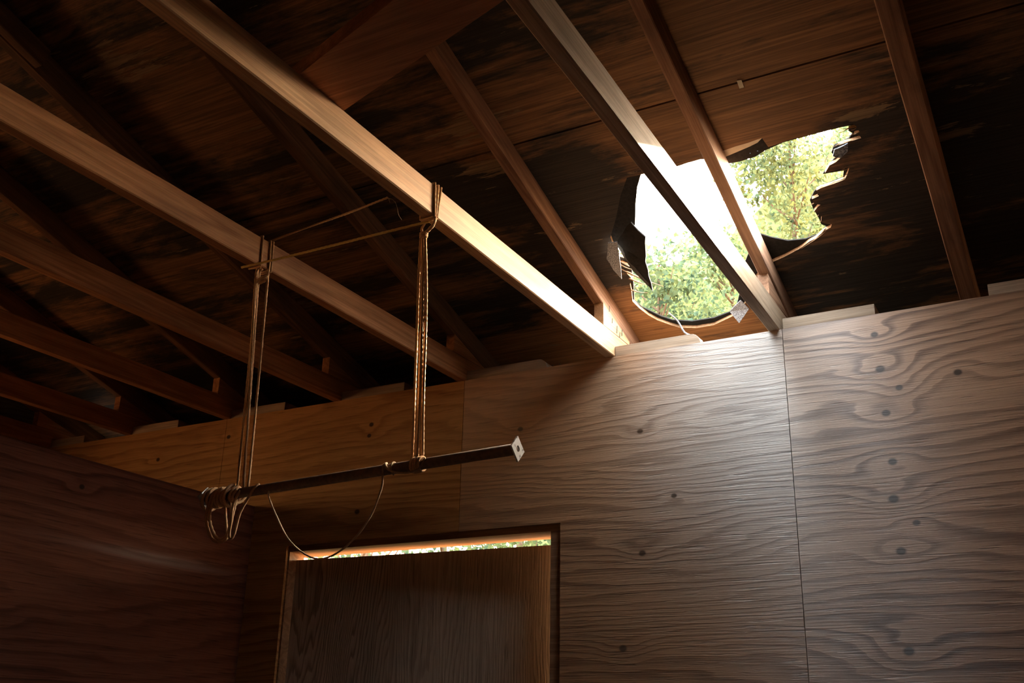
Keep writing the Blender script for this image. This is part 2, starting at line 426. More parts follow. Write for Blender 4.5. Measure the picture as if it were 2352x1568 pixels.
def leaf_mat(name, dif, tra):
    m = bpy.data.materials.new(name); m.use_nodes = True
    nt = m.node_tree; n = nt.nodes; l = nt.links
    n.remove(n['Principled BSDF'])
    d = n.new('ShaderNodeBsdfDiffuse'); tr = n.new('ShaderNodeBsdfTranslucent'); ad = n.new('ShaderNodeMixShader')
    tc = n.new('ShaderNodeTexCoord'); nz = n.new('ShaderNodeTexNoise')
    nz.inputs['Scale'].default_value = 9.0; nz.inputs['Detail'].default_value = 3.0
    l.new(tc.outputs['Object'], nz.inputs['Vector'])
    def ramped(c):
        r = n.new('ShaderNodeValToRGB')
        r.color_ramp.elements[0].position = 0.36; r.color_ramp.elements[1].position = 0.66
        r.color_ramp.elements[0].color = (c[0] * 0.55, c[1] * 0.70, c[2] * 0.9, 1)
        r.color_ramp.elements[1].color = (c[0] * 1.35, c[1] * 1.2, c[2] * 0.9, 1)
        l.new(nz.outputs['Fac'], r.inputs['Fac']); return r.outputs['Color']
    l.new(ramped(dif), d.inputs['Color']); l.new(ramped(tra), tr.inputs['Color'])
    ad.inputs['Fac'].default_value = 0.5
    l.new(d.outputs[0], ad.inputs[1]); l.new(tr.outputs[0], ad.inputs[2])
    l.new(ad.outputs[0], n['Material Output'].inputs['Surface'])
    return m
M_LEAF_A = leaf_mat('leaves_fresh_green', (0.060, 0.084, 0.042), (0.160, 0.205, 0.098))
M_LEAF_B = leaf_mat('leaves_yellow_green', (0.066, 0.082, 0.038), (0.180, 0.208, 0.094))
M_LEAF_C = leaf_mat('leaves_mid_green', (0.054, 0.077, 0.042), (0.140, 0.185, 0.100))

# ------------------------------------------------------------------ setting: walls, floor, roof
TAN = 0.29711; COS = 0.95858; H0 = 0.1338          # roof slope; rafter underside height above the wall top at the wall
XL, XR, YF = -4.32, 1.75, -4.75                    # gable, right wall and front wall inner faces

def slab(name, outer, holes, to3d, push, mat, parent=None, edge_mat=None):
    """flat board with holes: outer and holes are 2-D loops, to3d places them, push is the thickness vector"""
    bm = bmesh.new()
    edges = []
    for loop in [outer] + list(holes):
        vs_ = [bm.verts.new(to3d(*q)) for q in loop]
        edges += [bm.edges.new((vs_[i], vs_[(i + 1) % len(vs_)])) for i in range(len(vs_))]
    bmesh.ops.triangle_fill(bm, use_beauty=True, edges=edges)
    faces = list(bm.faces)
    r = bmesh.ops.extrude_face_region(bm, geom=faces)
    bmesh.ops.translate(bm, verts=[g for g in r['geom'] if isinstance(g, bmesh.types.BMVert)], vec=Vector(push))
    bmesh.ops.recalc_face_normals(bm, faces=bm.faces)
    bm.normal_update()
    me = bpy.data.meshes.new(name)
    me.materials.append(mat)
    if edge_mat:
        me.materials.append(edge_mat)
        pn = Vector(push).normalized()
        for f in bm.faces:
            cc = f.calc_center_median()
            if abs(f.normal.dot(pn)) < 0.5 and -1.3 < cc.x < -0.1 and -0.7 < cc.y < 0.4: f.material_index = 1   # torn edge of the hole
    bmesh.ops.translate(bm, verts=bm.verts, vec=(0, 0, ZT))
    bm.to_mesh(me); bm.free()
    o = bpy.data.objects.new(name, me); COL.objects.link(o)
    if parent: o.parent = parent
    return o

floor = tag(box('floor', XL - 0.1, XR + 0.1, YF - 0.1, 0.1, -ZT - 0.1, -ZT, M_FLOOR), kind='structure')
ground = tag(mobj('ground', [(-30, -30, -ZT - 0.11), (30, -30, -ZT - 0.11), (30, 40, -ZT - 0.11), (-30, 40, -ZT - 0.11)], [(0, 1, 2, 3)], M_GROUND),
             kind='structure')

# back wall: framing and outside boards, with the plywood sheets as parts
DX0, DX1, DZ = -2.648, -1.427, -0.578               # doorway in the plywood
wall_back = tag(slab('wall_back', [(XL - 0.1, -ZT), (DX0 + 0.008, -ZT), (DX0 + 0.008, -0.602), (DX1 - 0.043, -0.602), (DX1 - 0.043, -ZT), (XR + 0.1, -ZT), (XR + 0.1, -0.001), (XL - 0.1, -0.001)],
                     [], lambda x, z: (x, 0.0125, z), (0, 0.088, 0), M_FRAME), kind='structure')
G = 0.0011
sheets = [
    (M_PLY_R, [(-0.615 + G, -ZT), (0.606, -ZT), (0.606, 0), (-0.615 + G, 0)]),
    (M_PLY_M, [(DX1, -ZT), (-0.615 - G, -ZT), (-0.615 - G, 0), (-1.841 + G, 0), (-1.841 + G, DZ), (DX1, DZ)]),
    (M_PLY_L, [(-3.06 + G, -ZT), (DX0, -ZT), (DX0, DZ), (-1.841 - G, DZ), (-1.841 - G, 0), (-3.06 + G, 0)]),
    (M_PLY_L, [(XL, -ZT), (-3.06 - G, -ZT), (-3.06 - G, 0), (XL, 0)]),
    (M_PLY_R, [(0.608, -ZT), (XR, -ZT), (XR, 0), (0.608, 0)])]
for m, loop in sheets:
    slab('plywood_sheet', loop, [], lambda x, z: (x, 0.0, z), (0, 0.012, 0), m, wall_back)

adopt_later = box('header_board', DX0 - 0.06, DX1 + 0.06, 0.1008, 0.150, -0.602, -0.40, M_FRAME)
adopt_later.parent = wall_back

# left partition, lower than the back wall
PX = -2.843
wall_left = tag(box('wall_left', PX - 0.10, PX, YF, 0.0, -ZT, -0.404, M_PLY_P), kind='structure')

# gable wall beyond the partition, grey weathered sheet with a window opening and a chink of daylight under the roof
def under_roof(y): return H0 + 0.089 / COS - TAN * (y if y > -2.36 else -4.72 - y)
wall_gable = tag(slab('wall_gable', [(YF - 0.1, -ZT), (0.1, -ZT), (0.1, under_roof(0.1)), (-2.36, under_roof(-2.36)), (YF - 0.1, under_roof(YF - 0.1))],
                      [[(-0.335, 0.195), (-0.285, 0.183), (-0.290, 0.200), (-0.330, 0.207)], [(-2.9, -0.55), (-1.3, -0.55), (-1.3, -0.12), (-2.9, -0.12)]],
                      lambda y, z: (XL, y, z), (-0.06, 0, 0), M_GABLE), kind='structure')
# right wall, and the front wall with an unseen slot added behind the camera for fill light
wall_right = tag(slab('wall_right', [(YF - 0.1, -ZT), (0.1, -ZT), (0.1, under_roof(0.1)), (-2.36, under_roof(-2.36)), (YF - 0.1, under_roof(YF - 0.1))],
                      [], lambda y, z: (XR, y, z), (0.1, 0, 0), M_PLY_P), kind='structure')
FD0, FD1, FDZ = 1.10, 1.20, -0.62
wall_front = tag(slab('wall_front', [(XL, -ZT), (FD0, -ZT), (FD0, FDZ), (FD1, FDZ), (FD1, -ZT), (XR, -ZT), (XR, under_roof(YF) - 0.01), (XL, under_roof(YF) - 0.01)],
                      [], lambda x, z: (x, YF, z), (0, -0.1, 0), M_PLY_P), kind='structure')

# roof: felt above, plywood sheets below, both torn open
DECK= [(-0.7729, -0.5194), (-0.7334, -0.5233), (-0.698, -0.5246), (-0.663, -0.526), (-0.6214, -0.5358), (-0.5767, -0.5407), (-0.539, -0.5423), (-0.5088, -0.5463), (-0.4955, -0.5471), (-0.4882, -0.5078), (-0.4411, -0.5133), (-0.4082, -0.5162), (-0.3642, -0.5152), (-0.3203, -0.5158), (-0.2771, -0.5164), (-0.2426, -0.5181), (-0.2354, -0.5074), (-0.2343, -0.502), (-0.2572, -0.503), (-0.2549, -0.4922), (-0.2324, -0.4897), (-0.2316, -0.4827), (-0.2474, -0.4778), (-0.2338, -0.4682), (-0.2323, -0.4592), (-0.2573, -0.4573), (-0.299, -0.4539), (-0.2914, -0.4392), (-0.2815, -0.4237), (-0.2976, -0.4096), (-0.3209, -0.3923), (-0.3419, -0.3848), (-0.3613, -0.36), (-0.2973, -0.3594), (-0.2899, -0.3588), (-0.302, -0.3354), (-0.3141, -0.3172), (-0.3484, -0.3095), (-0.3892, -0.3037), (-0.4038, -0.2988), (-0.4048, -0.28), (-0.4026, -0.2735), (-0.4257, -0.2673), (-0.4248, -0.2456), (-0.4072, -0.2361), (-0.4183, -0.2298), (-0.4332, -0.2146), (-0.4247, -0.196), (-0.4179, -0.1859), (-0.4256, -0.162), (-0.4157, -0.1529), (-0.3978, -0.1433), (-0.4037, -0.1308), (-0.4268, -0.1213), (-0.449, -0.1052), (-0.4599, -0.0959), (-0.4849, -0.0865), (-0.5073, -0.0718), (-0.5244, -0.0618), (-0.5651, -0.0456), (-0.5814, -0.0394), (-0.646, -0.0204), (-0.6602, -0.0132), (-0.7023, 0.039), (-0.7661, 0.1406), (-0.8075, 0.1939), (-0.8457, 0.2115), (-0.9213, 0.2404), (-0.9884, 0.2409), (-1.0491, 0.2221), (-1.0744, 0.1995), (-1.1104, 0.1608), (-1.1307, 0.1265), (-1.147, 0.0833), (-1.1565, 0.0374), (-1.1384, -0.0126), (-1.1275, -0.0537), (-1.109, -0.0774), (-1.1157, -0.1079), (-1.0924, -0.1389), (-1.1194, -0.1747), (-1.0851, -0.1785), (-1.1321, -0.2198), (-1.1041, -0.2387), (-1.0963, -0.292), (-1.0401, -0.3717), (-0.9865, -0.4579), (-0.935, -0.5243)]
FELT= [(-0.7773, -0.5069), (-0.7363, -0.514), (-0.702, -0.5121), (-0.671, -0.5019), (-0.6304, -0.4683), (-0.5876, -0.4655), (-0.539, -0.4696), (-0.5053, -0.4838), (-0.4449, -0.4974), (-0.3675, -0.4994), (-0.2799, -0.5006), (-0.2485, -0.4985), (-0.2621, -0.4828), (-0.2531, -0.4696), (-0.2668, -0.4537), (-0.3139, -0.4399), (-0.326, -0.4175), (-0.3217, -0.3947), (-0.3528, -0.3633), (-0.3715, -0.3418), (-0.3107, -0.3369), (-0.3198, -0.3103), (-0.3974, -0.2938), (-0.4144, -0.2801), (-0.4366, -0.2483), (-0.4365, -0.2087), (-0.4314, -0.167), (-0.4313, -0.1364), (-0.4185, -0.1222), (-0.4508, -0.0946), (-0.4956, -0.0849), (-0.5503, -0.0928), (-0.5984, -0.1244), (-0.6266, -0.1499), (-0.6637, -0.1117), (-0.7118, -0.0373), (-0.7564, 0.0657), (-0.8213, 0.1894), (-0.8506, 0.2042), (-0.9136, 0.2205), (-0.9965, 0.219), (-1.063, 0.1933), (-1.0941, 0.1639), (-1.1418, 0.0964), (-1.1555, 0.0517), (-1.1206, -0.0379), (-1.0915, -0.1251), (-1.0926, -0.1719), (-1.1101, -0.1954), (-1.0966, -0.2367), (-1.0507, -0.2717), (-1.0134, -0.2995), (-0.9996, -0.3061), (-0.9611, -0.3927), (-0.9256, -0.462), (-0.8913, -0.5115)]

def roof_at(off):
    return lambda x, y: (x, y, H0 + off / COS - TAN * y)
UPV = Vector((0, TAN * COS, COS))
RXL, RXR = XL - 0.25, XR + 0.25
ceiling = tag(slab('ceiling', [(RXL, -2.36), (RXR, -2.36), (RXR, 0.56), (RXL, 0.56)], [FELT] + [[(hx + 0.0022 * math.cos(a), hy + 0.0022 * math.sin(a)) for a in [math.pi * q / 3 for q in range(6)]] for hx, hy in ((-0.5495, -0.4870), (-0.5264, -0.4885))], roof_at(0.1020), UPV * 0.0045, M_FELT), kind='structure')
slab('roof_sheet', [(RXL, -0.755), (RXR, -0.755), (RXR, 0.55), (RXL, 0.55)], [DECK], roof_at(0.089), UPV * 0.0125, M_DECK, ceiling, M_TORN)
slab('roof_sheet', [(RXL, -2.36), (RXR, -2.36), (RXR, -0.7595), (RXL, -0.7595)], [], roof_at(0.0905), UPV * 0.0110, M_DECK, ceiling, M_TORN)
def front_at(off):
    return lambda x, y: (x, y, H0 + off / COS - TAN * (-4.72 - y))
UPF = Vector((0, -TAN * COS, COS))
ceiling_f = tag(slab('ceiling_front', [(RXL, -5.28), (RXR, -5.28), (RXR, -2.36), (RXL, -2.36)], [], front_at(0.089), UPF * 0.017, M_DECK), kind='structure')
eave_light_stop = tag(box('added_eave_closure', RXL, RXR, 0.101, 0.551, -0.105, -0.09, M_SIDING), kind='structure')  # unseen board added to keep outside light out of the open eave
fascia = tag(box('trim_1', RXL, RXR, 0.552, 0.575, -0.10, 0.07, M_SIDING), kind='structure')

# doorway: framed opening with the door leaf standing slightly ajar to the outside
door = tag(empty('door_1', (-2.05, 0.08, -ZT)), kind='structure')
D0, D1 = Vector((-2.636, 0.052)), Vector((-1.462, 0.124))
dd = (D1 - D0).normalized(); dn = Vector((-dd.y, dd.x))
leaf2 = [D0, D1, D1 + dn * 0.019, D0 + dn * 0.019]
lv = [(q.x, q.y, -ZT + 0.02) for q in leaf2] + [(q.x, q.y, -0.629) for q in leaf2]
adopt(mobj('door_leaf', lv, BOXF, M_DOOR), door)
adopt(box('door_rail', -2.60, -1.50, 0.126, 0.160, -1.55, -1.46, M_FRAME), door)

# ------------------------------------------------------------------ joists and rafters
JX = {2: -0.6235, 3: -1.2141, 4: -1.8352, 5: -2.4365, 6: -3.0414, 7: -3.6566, 8: -4.225}
JYAW = {2: 1.211, 3: 0.432, 4: 0.162, 5: 0.0, 6: 0.0, 7: 0.0, 8: 0.0}
TK, JH = 0.0375, 0.0885

def beam(name, x, y0, y1, z, pitch, yaw, depth, width, mat, twist=0.0, n=14, wob=0.0006, seed=0):
    """sawn stick running along local y from y0 to y1; local origin at the right bottom arris at the back wall"""
    rnd = random.Random(seed)
    prof = [(-width, 0.003), (-width + 0.003, 0), (-0.003, 0), (0, 0.003), (0, depth - 0.003), (-0.003, depth), (-width + 0.003, depth), (-width, depth - 0.003)]
    V, F = [], []
    k = len(prof)
    for i in range(n + 1):
        y = y0 + (y1 - y0) * i / n
        ox = rnd.uniform(-wob, wob); oz = rnd.uniform(-wob, wob)
        V += [(px + ox, y, pz + oz) for px, pz in prof]
    for i in range(n):
        F += [(i * k + j, i * k + (j + 1) % k, (i + 1) * k + (j + 1) % k, (i + 1) * k + j) for j in range(k)]
    F += [tuple(range(k)), tuple(range((n + 1) * k - 1, n * k - 1, -1))]
    mw = Matrix.Translation((x, 0, z + ZT)) @ Matrix.Rotation(yaw, 4, 'Z') @ Matrix.Rotation(pitch, 4, 'X') @ Matrix.Rotation(twist, 4, 'Y')
    return mobj(name, V, F, mat, None, mw)

joist_label = {
    2: 'sunlit ceiling joist crossing right in front of the roof hole',
    3: 'pale tan ceiling joist with the tightly knotted rope bundle looped over it',
    4: 'brown ceiling joist with the looser rope tied round it, above the rope coil',
    5: 'reddish brown ceiling joist next past the two roped joists',
    6: 'reddish ceiling joist second past the two roped joists',
    7: 'dim reddish ceiling joist third past the two roped joists',
    8: 'dark ceiling joist lying just above the low partition, last before the gable'}
rafter_label = {
    1: 'dark brown rafter by itself with no joist below it, right of the hole',
    2: 'narrow grainy rafter crossing the middle of the roof hole',
    3: 'brown rafter between the hole and the diagonal board, reaching a pale nailed heel',
    4: 'dark rafter coming out from behind the tan joist with the knotted rope',
    5: 'almost black rafter coming out from behind the joist above the rope coil',
    6: 'dim rafter with a small cut heel end showing above the second joist past the ropes',
    7: 'very dark rafter mostly hidden above the third joist past the ropes',
    8: 'dark rafter at the gable with grey sheet lit behind it'}
for k in range(2, 9):
    o = beam('ceiling_joist', JX[k], YF + 0.02, 0.155, 0.0, 0.0, math.radians(JYAW[k]), JH, TK, {2: M_JOIST_W, 3: M_JOIST_LIT}.get(k, M_JOIST), seed=k, n=24)
    tag(o, joist_label[k], 'ceiling joist', 'ceiling joists')
SL = math.atan(TAN)
RH = {2: 0.140, 3: 0.146}
RYAW = {1: -0.34, 2: 0.30, 3: 0.30}
rafters = {}
for k in range(1, 9):
    x = JX.get(k, -0.031) + {1: 0.0, 2: 0.004, 3: -0.004}.get(k, 0.0)
    h = RH.get(k, 0.1338)
    dep = 0.0872 - max(0, (h - H0) * COS)
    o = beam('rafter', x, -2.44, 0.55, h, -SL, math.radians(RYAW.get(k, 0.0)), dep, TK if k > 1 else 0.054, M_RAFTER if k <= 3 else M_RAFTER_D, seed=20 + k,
             twist=0.0)
    tag(o, rafter_label[k], 'rafter', 'rafters')
    rafters[k] = o
bpy.context.view_layer.update()
for k in range(2, 9):
    h = RH.get(k, 0.1338) - 0.0005
    x = JX[k]
    hb = prism_x('heel_block', [(-0.092, JH + 0.0005), (-0.092, h + 0.092 * TAN), (0.14, h - 0.14 * TAN), (0.14, JH + 0.0005)], x - TK + 0.001, x - 0.0008, {2: M_RAFTER, 3: M_JOIST_LIT}.get(k, M_JOIST))  # light and shade put into heel colours: pale where lit, darker where shaded
    adopt(hb, rafters[k])
sc_ = beam('scab_board', JX[5] + 0.036, -2.35, -1.66, 0.1338, -SL, 0, 0.07, 0.034, M_RAFTER_D, seed=77)
sc_.matrix_world = sc_.matrix_world
adopt(sc_, rafters[5])

# nails driven through the heel of the tan joist's rafter, and two bent ones on the plate
for (y, z, l) in [(0.02, 0.095, 0.030), (0.045, 0.088, 0.020), (0.065, 0.100, 0.026), (-0.02, 0.120, 0.020), (-0.045, 0.155, 0.024)]:
    nl = tube('nail', [(JX[3] + 0.0012, y, z), (JX[3] + 0.0012, y + 0.004, z + l)], 0.0011, M_NAIL, n=6)
    adopt(nl, rafters[3])
for i, (x, lab) in enumerate([(-1.478, 'dark nail standing on the wall top beside the round-ended block'), (-1.449, 'dark nail standing on the wall top, nearer the tan joist')]):
    tag(tube('nail', [(x, 0.03, -0.003), (x + 0.001, 0.032, 0.020)], 0.0016, M_NAIL, n=6), lab, 'nail', 'nails on the wall top')
    
# blocks on the plate between the joists
def block(x0, x1, label, roundend=False):
    if roundend:
        r = 0.030
        prof = [(x0, 0.0005), (x1, 0.0005)] + [(x1 - 0.036 + 0.034 * math.cos(a), 0.0005 + 0.037 * math.sin(a)) for a in [math.radians(d) for d in (15, 30, 45, 60, 75, 90)]] + [(x0, 0.0375)]
    else:
        prof = [(x0, 0.0005), (x1, 0.0005), (x1, 0.036), (x0, 0.0375)]
    o = prism_y('plate_block', prof, 0.0015, 0.090, M_BLOCK, None, 0.0012)
    tag(o, label, 'wood block', 'blocks on the wall plate')
block(-0.612, -0.319, 'pale square-ended wood block on the wall top, just right of the sunlit joist')
block(-1.2125, -0.895, 'weathered round-ended wood block on the wall top under the roof hole', True)
block(-1.833, -1.486, 'brown round-ended wood block on the wall top beside the two nails', True)
block(-2.434, -2.124, 'wood block on the wall top between the two hanging rope bundles')
block(-3.039, -2.737, 'wood block on the wall top crossed by the coil-end rope bundle')
block(-3.654, -3.362, 'dim wood block on the wall top just past the second rope-free joist')
block(-4.223, -3.985, 'yellowish wood block at the end of the wall top, above the partition')
block(0.012, 0.330, 'reddish wood block on the wall top beside the lone rafter')

# diagonal board lying across two joists
bd = mobj('brace_board', [(-1.262, -1.724, 0.0892), (-1.252, -1.568, 0.0892), (-0.560, -1.786, 0.0892), (-0.570, -1.950, 0.0892),
                          (-1.262, -1.724, 0.127), (-1.252, -1.568, 0.127), (-0.560, -1.786, 0.127), (-0.570, -1.950, 0.127)],
          [(0, 1, 2, 3), (7, 6, 5, 4), (0, 4, 5, 1), (1, 5, 6, 2), (2, 6, 7, 3), (3, 7, 4, 0)], M_BOARD)
tag(bd, 'wide reddish brown board lying diagonally across the tops of two joists', 'board')

# ------------------------------------------------------------------ torn bits round the hole
def sheet_bit(name, pts, thick, mat, label=None, cat=None, parent=None, sub=2, curl=0.0, group=None):
    """thin torn sheet from a fan of 3-D points, subdivided, slightly curled, with real thickness"""
    bm = bmesh.new()
    f = bm.faces.new([bm.verts.new(p) for p in pts])
    bmesh.ops.triangulate(bm, faces=[f])
    bmesh.ops.subdivide_edges(bm, edges=bm.edges, cuts=sub, use_grid_fill=True)
    for v in bm.verts:
        v.co += Vector((mnoise.noise(v.co * 22.0), mnoise.noise(v.co * 22.0 + Vector((9, 3, 1))), mnoise.noise(v.co * 22.0 + Vector((3, 8, 5))))) * curl
    bm.normal_update()
    me = bpy.data.meshes.new(name)
    bmesh.ops.translate(bm, verts=bm.verts, vec=(0, 0, ZT))
    bm.to_mesh(me); bm.free()
    me.materials.append(mat)
    o = bpy.data.objects.new(name, me); COL.objects.link(o)
    md = o.modifiers.new('thickness', 'SOLIDIFY'); md.thickness = thick; md.offset = 0
    if parent: o.parent = parent
    if label: tag(o, label, cat, group)
    return o

flap = sheet_bit('felt_flap', [(-1.004, -0.335, 0.330), (-0.970, -0.294, 0.284), (-1.007, -0.200, 0.243), (-1.032, -0.077, 0.188), (-1.066, -0.170, 0.236), (-1.091, -0.257, 0.306)],
                 0.005, M_FELT, 'pointed black roofing felt flap hanging down in the roof hole', 'roofing felt', None, 3, 0.004)
fold = sheet_bit('folded_edge', [(-1.091, -0.257, 0.304), (-1.066, -0.170, 0.234), (-1.040, -0.100, 0.198), (-1.034, -0.112, 0.204), (-1.050, -0.168, 0.232), (-1.076, -0.252, 0.300)],
                 0.006, M_FELT2, None, None, flap, 2, 0.002)
sheet_bit('shingle_strip', [(-1.100, -0.303, 0.288), (-1.068, -0.300, 0.286), (-1.098, -0.210, 0.259), (-1.128, -0.126, 0.234), (-1.136, -0.174, 0.248), (-1.136, -0.235, 0.267)],
          0.004, M_GRAN, 'grey granule-covered shingle strip hanging beside the felt flap', 'shingle piece', None, 3, 0.002)
sheet_bit('shingle_scrap', [(-0.844, 0.186, 0.176), (-0.788, 0.137, 0.190), (-0.768, 0.170, 0.164), (-0.818, 0.212, 0.134)],
          0.004, M_GRAN, 'square grey shingle scrap drooping over the lower edge of the hole', 'shingle piece', None, 3, 0.002)
dg = [(-1.062, 0.155, 0.196), (-1.045, 0.200, 0.176), (-1.030, 0.222, 0.140), (-1.006, 0.225, 0.122), (-0.975, 0.205, 0.098), (-0.955, 0.190, 0.078)]
tag(tube('shingle_sliver', catmull(dg, 5), 0.0042, M_GRAN, n=6, taper=lambda u: 0.55 + 0.8 * u), 'thin grey shingle sliver dangling from the hole to the round-ended block', 'shingle piece')
sheet_bit('paper_tag', [(-0.498, -0.768, 0.4525), (-0.485, -0.766, 0.4519), (-0.486, -0.740, 0.4442), (-0.499, -0.740, 0.4442)], 0.0012, M_PAPER,
          'small cream paper tag stuck on the roof sheet seam above the hole', 'tag', None, 1, 0.0)
# torn light veneer clinging to the upper edge of the hole, a blue-grey felt shred and loose splinters
def on_roof(x, y, off): return (x, y, H0 + off / COS - TAN * y)
vn = [(-0.640, -0.533), (-0.6214, -0.5358), (-0.5767, -0.5415), (-0.548, -0.5435), (-0.530, -0.5460), (-0.512, -0.5500), (-0.500, -0.5600), (-0.497, -0.5390), (-0.515, -0.5260), (-0.540, -0.5190), (-0.570, -0.5130), (-0.610, -0.5050), (-0.632, -0.5010)]
slab('torn_veneer', vn, [], lambda x, y: on_roof(x, y, 0.0965), UPV * 0.002, M_PAPER, ceiling)
sheet_bit('felt_shred', [on_roof(-0.281, -0.4237, 0.088), on_roof(-0.272, -0.455, 0.087), on_roof(-0.312, -0.452, 0.080), on_roof(-0.322, -0.432, 0.076), on_roof(-0.305, -0.416, 0.080)],
          0.003, M_GRAN2, 'small blue-grey felt shred on the splintered right edge of the hole', 'roofing felt', None, 3, 0.004)
def splinter(a, b, r):
    a, b = Vector(a), Vector(b)
    m = a.lerp(b, 0.55) + Vector((0, 0, -0.004))
    o = tube('splinter', catmull([a, m, b], 5), r, M_TORN, None, n=5, taper=lambda u: 1.0 - 0.85 * u)
    o.parent = ceiling
    return o
rs = random.Random(5)
for a, b, r in [((-1.115, -0.120, 0.262), (-0.995, -0.070, 0.200), 0.0042), ((-1.118, -0.085, 0.250), (-1.050, -0.058, 0.222), 0.0036),
                ((-1.125, -0.185, 0.283), (-1.066, -0.165, 0.255), 0.0030), ((-1.130, -0.170, 0.279), (-1.074, -0.140, 0.250), 0.0032),
                ((-1.135, -0.150, 0.272), (-1.090, -0.120, 0.249), 0.0030), ((-1.140, -0.020, 0.236), (-1.080, -0.004, 0.219), 0.0028)]:
    splinter(a, b, r)
for i in range(26):     # fibres along the splintered right edge
    j = rs.randrange(14, 54)
    x, y = DECK[j]
    if not (-0.5 < x < -0.2): continue
    L = rs.uniform(0.012, 0.045)
    splinter(on_roof(x + 0.006, y + rs.uniform(-0.003, 0.003), 0.094), on_roof(x - L, y + rs.uniform(-0.006, 0.006), 0.092 - rs.uniform(0, 0.006)), rs.uniform(0.0009, 0.0018))
for a, b, r in [((-0.655, -0.016, 0.2335), (-0.520, -0.063, 0.2470), 0.0016), ((-0.520, -0.060, 0.2455), (-0.405, -0.130, 0.2660), 0.0014)]:
    splinter(a, b, r)

# ------------------------------------------------------------------ pipe and ropes
pipe = empty('hanging_pipe', (-1.45, -1.15, -0.664))
tag(pipe, 'rusty steel pipe with diamond plates at its ends, hung level from two ropes', 'pipe')
PA, PB = Vector((-1.935, -1.15, -0.6795)), Vector((-0.962, -1.15, -0.6475))
adopt(tube('pipe_tube', [PA, PA.lerp(PB, 0.25), PA.lerp(PB, 0.5), PA.lerp(PB, 0.75), PB], 0.0135, M_PIPE, n=24), pipe)
pdir = (PB - PA).normalized()
for c in (PA, PB):
    u = pdir.cross(Vector((0, 0, 1))).normalized(); w = u.cross(pdir)
    h = 0.0315
    ring = [c + u * h, c + w * h, c - u * h, c - w * h]
    V, F = [], []
    hole = [c + (u * math.cos(a) + w * math.sin(a)) * 0.0075 for a in [2 * math.pi * i / 16 for i in range(16)]]
    outer = []
    for i in range(16):                    # square outline sampled to match the hole
        t_ = i / 4.0; s_ = int(t_); fr = t_ - s_
        outer.append(ring[s_].lerp(ring[(s_ + 1) % 4], fr))
    for s in (-0.002, 0.002):
        V += [q + pdir * s for q in outer] + [q + pdir * s for q in hole]
    for i in range(16):
        j = (i + 1) % 16
        F += [(i, j, 16 + j, 16 + i), (32 + j, 32 + i, 48 + i, 48 + j), (i, 32 + i, 32 + j, j), (16 + j, 48 + j, 48 + i, 16 + i)]
    adopt(mobj('end_plate', V, F, M_PLATE), pipe)

def joist_loop(x, y, dy, r, lean=0.0, yaw=0.0):
    """closed loop of rope round a joist whose right face is at x"""
    e = r + 0.0008
    a, b = x + e, x - TK - e
    return [(a, y, -e), (a, y + dy * 0.3, 0.03), (a, y + dy * 0.7, 0.06), (a, y + dy, JH + e), (b, y + dy + lean, JH + e), (b, y + lean, 0.045), (b, y + lean * 0.5, -e), ((a + b) / 2, y, -e - 0.001), (a, y, -e)]

RR = 0.0035
def add_rope(parent, name, pts, r=RR, sub=5, straight=False):
    p = pts if straight else catmull(pts, sub)
    o = tube(name, p, r, M_ROPE, None, n=8, strands=3, pitch=0.016, fine=0.006)
    adopt(o, parent); return o

# looser bundle on the brown joist, ending in the coil
ra = empty('hanging_rope', (-1.82, -1.15, -0.05))
tag(ra, 'loose tan rope bundle from the brown joist to the coil end of the pipe', 'rope')
xj4 = JX[4] + 0.0032
for y, dy in ((-1.158, -0.004), (-1.122, -0.006), (-1.113, -0.004)):
    add_rope(ra, 'joist_wrap', joist_loop(xj4, y, dy, 0.0028), 0.0028, straight=True)
for top, bot in (((-1.846, -1.152, -0.006), (-1.823, -1.153, -0.665)), ((-1.832, -1.146, -0.006), (-1.808, -1.147, -0.665)), ((-1.812, -1.140, -0.006), (-1.786, -1.150, -0.662)), ((-1.828, -1.158, -0.006), (-1.794, -1.158, -0.664))):
    t_, b_ = Vector(top), Vector(bot)
    mid1 = Vector((-1.836 + (0.010 if top[0] > -1.825 else -0.006), t_.y, -0.045))
    if top[0] > -1.825: mid1.x = -1.812
    add_rope(ra, 'strand', [t_, mid1, mid1.lerp(b_, 0.5) + Vector((0.001, 0, 0)), b_])
lash = []
for i in range(25):
    a = i / 24 * 2 * math.pi * 2
    lash.append((-1.824 + 0.018 * math.cos(a), -1.150 + 0.010 * math.sin(a), -0.040 - 0.010 * i / 24 + 0.006 * math.cos(a)))
add_rope(ra, 'lashing', lash, 0.0027)
coil = []
for i in range(0, 11 * 14 + 1):
    a = i / 14 * 2 * math.pi
    u_ = i / (11 * 14)
    cpt = PA.lerp(PB, 0.012 + 0.110 * u_)
    rad = 0.0175 + 0.010 * (0.5 + 0.5 * math.sin(u_ * 19)) + 0.004 * math.sin(a * 0.37)
    coil.append(cpt + Vector((0.010 * math.sin(a), rad * math.cos(a), rad * math.sin(a) - 0.004)))
add_rope(ra, 'pipe_coil', coil, 0.0043, straight=True)
for dx, dz, sh in ((0.0, 0.0, 0.0), (0.010, 0.006, 0.006)):
    add_rope(ra, 'hanging_loop', [(-1.872 + dx, -1.166, -0.660), (-1.893 + dx, -1.172, -0.690 + sh), (-1.906 + dx, -1.170, -0.725), (-1.899 + dx, -1.168, -0.765 + dz), (-1.878 + dx, -1.165, -0.797 + dz), (-1.852, -1.160, -0.804 + dz), (-1.836, -1.155, -0.792 + dz),
                                  (-1.834, -1.150, -0.750), (-1.826, -1.148, -0.690)], 0.0045)
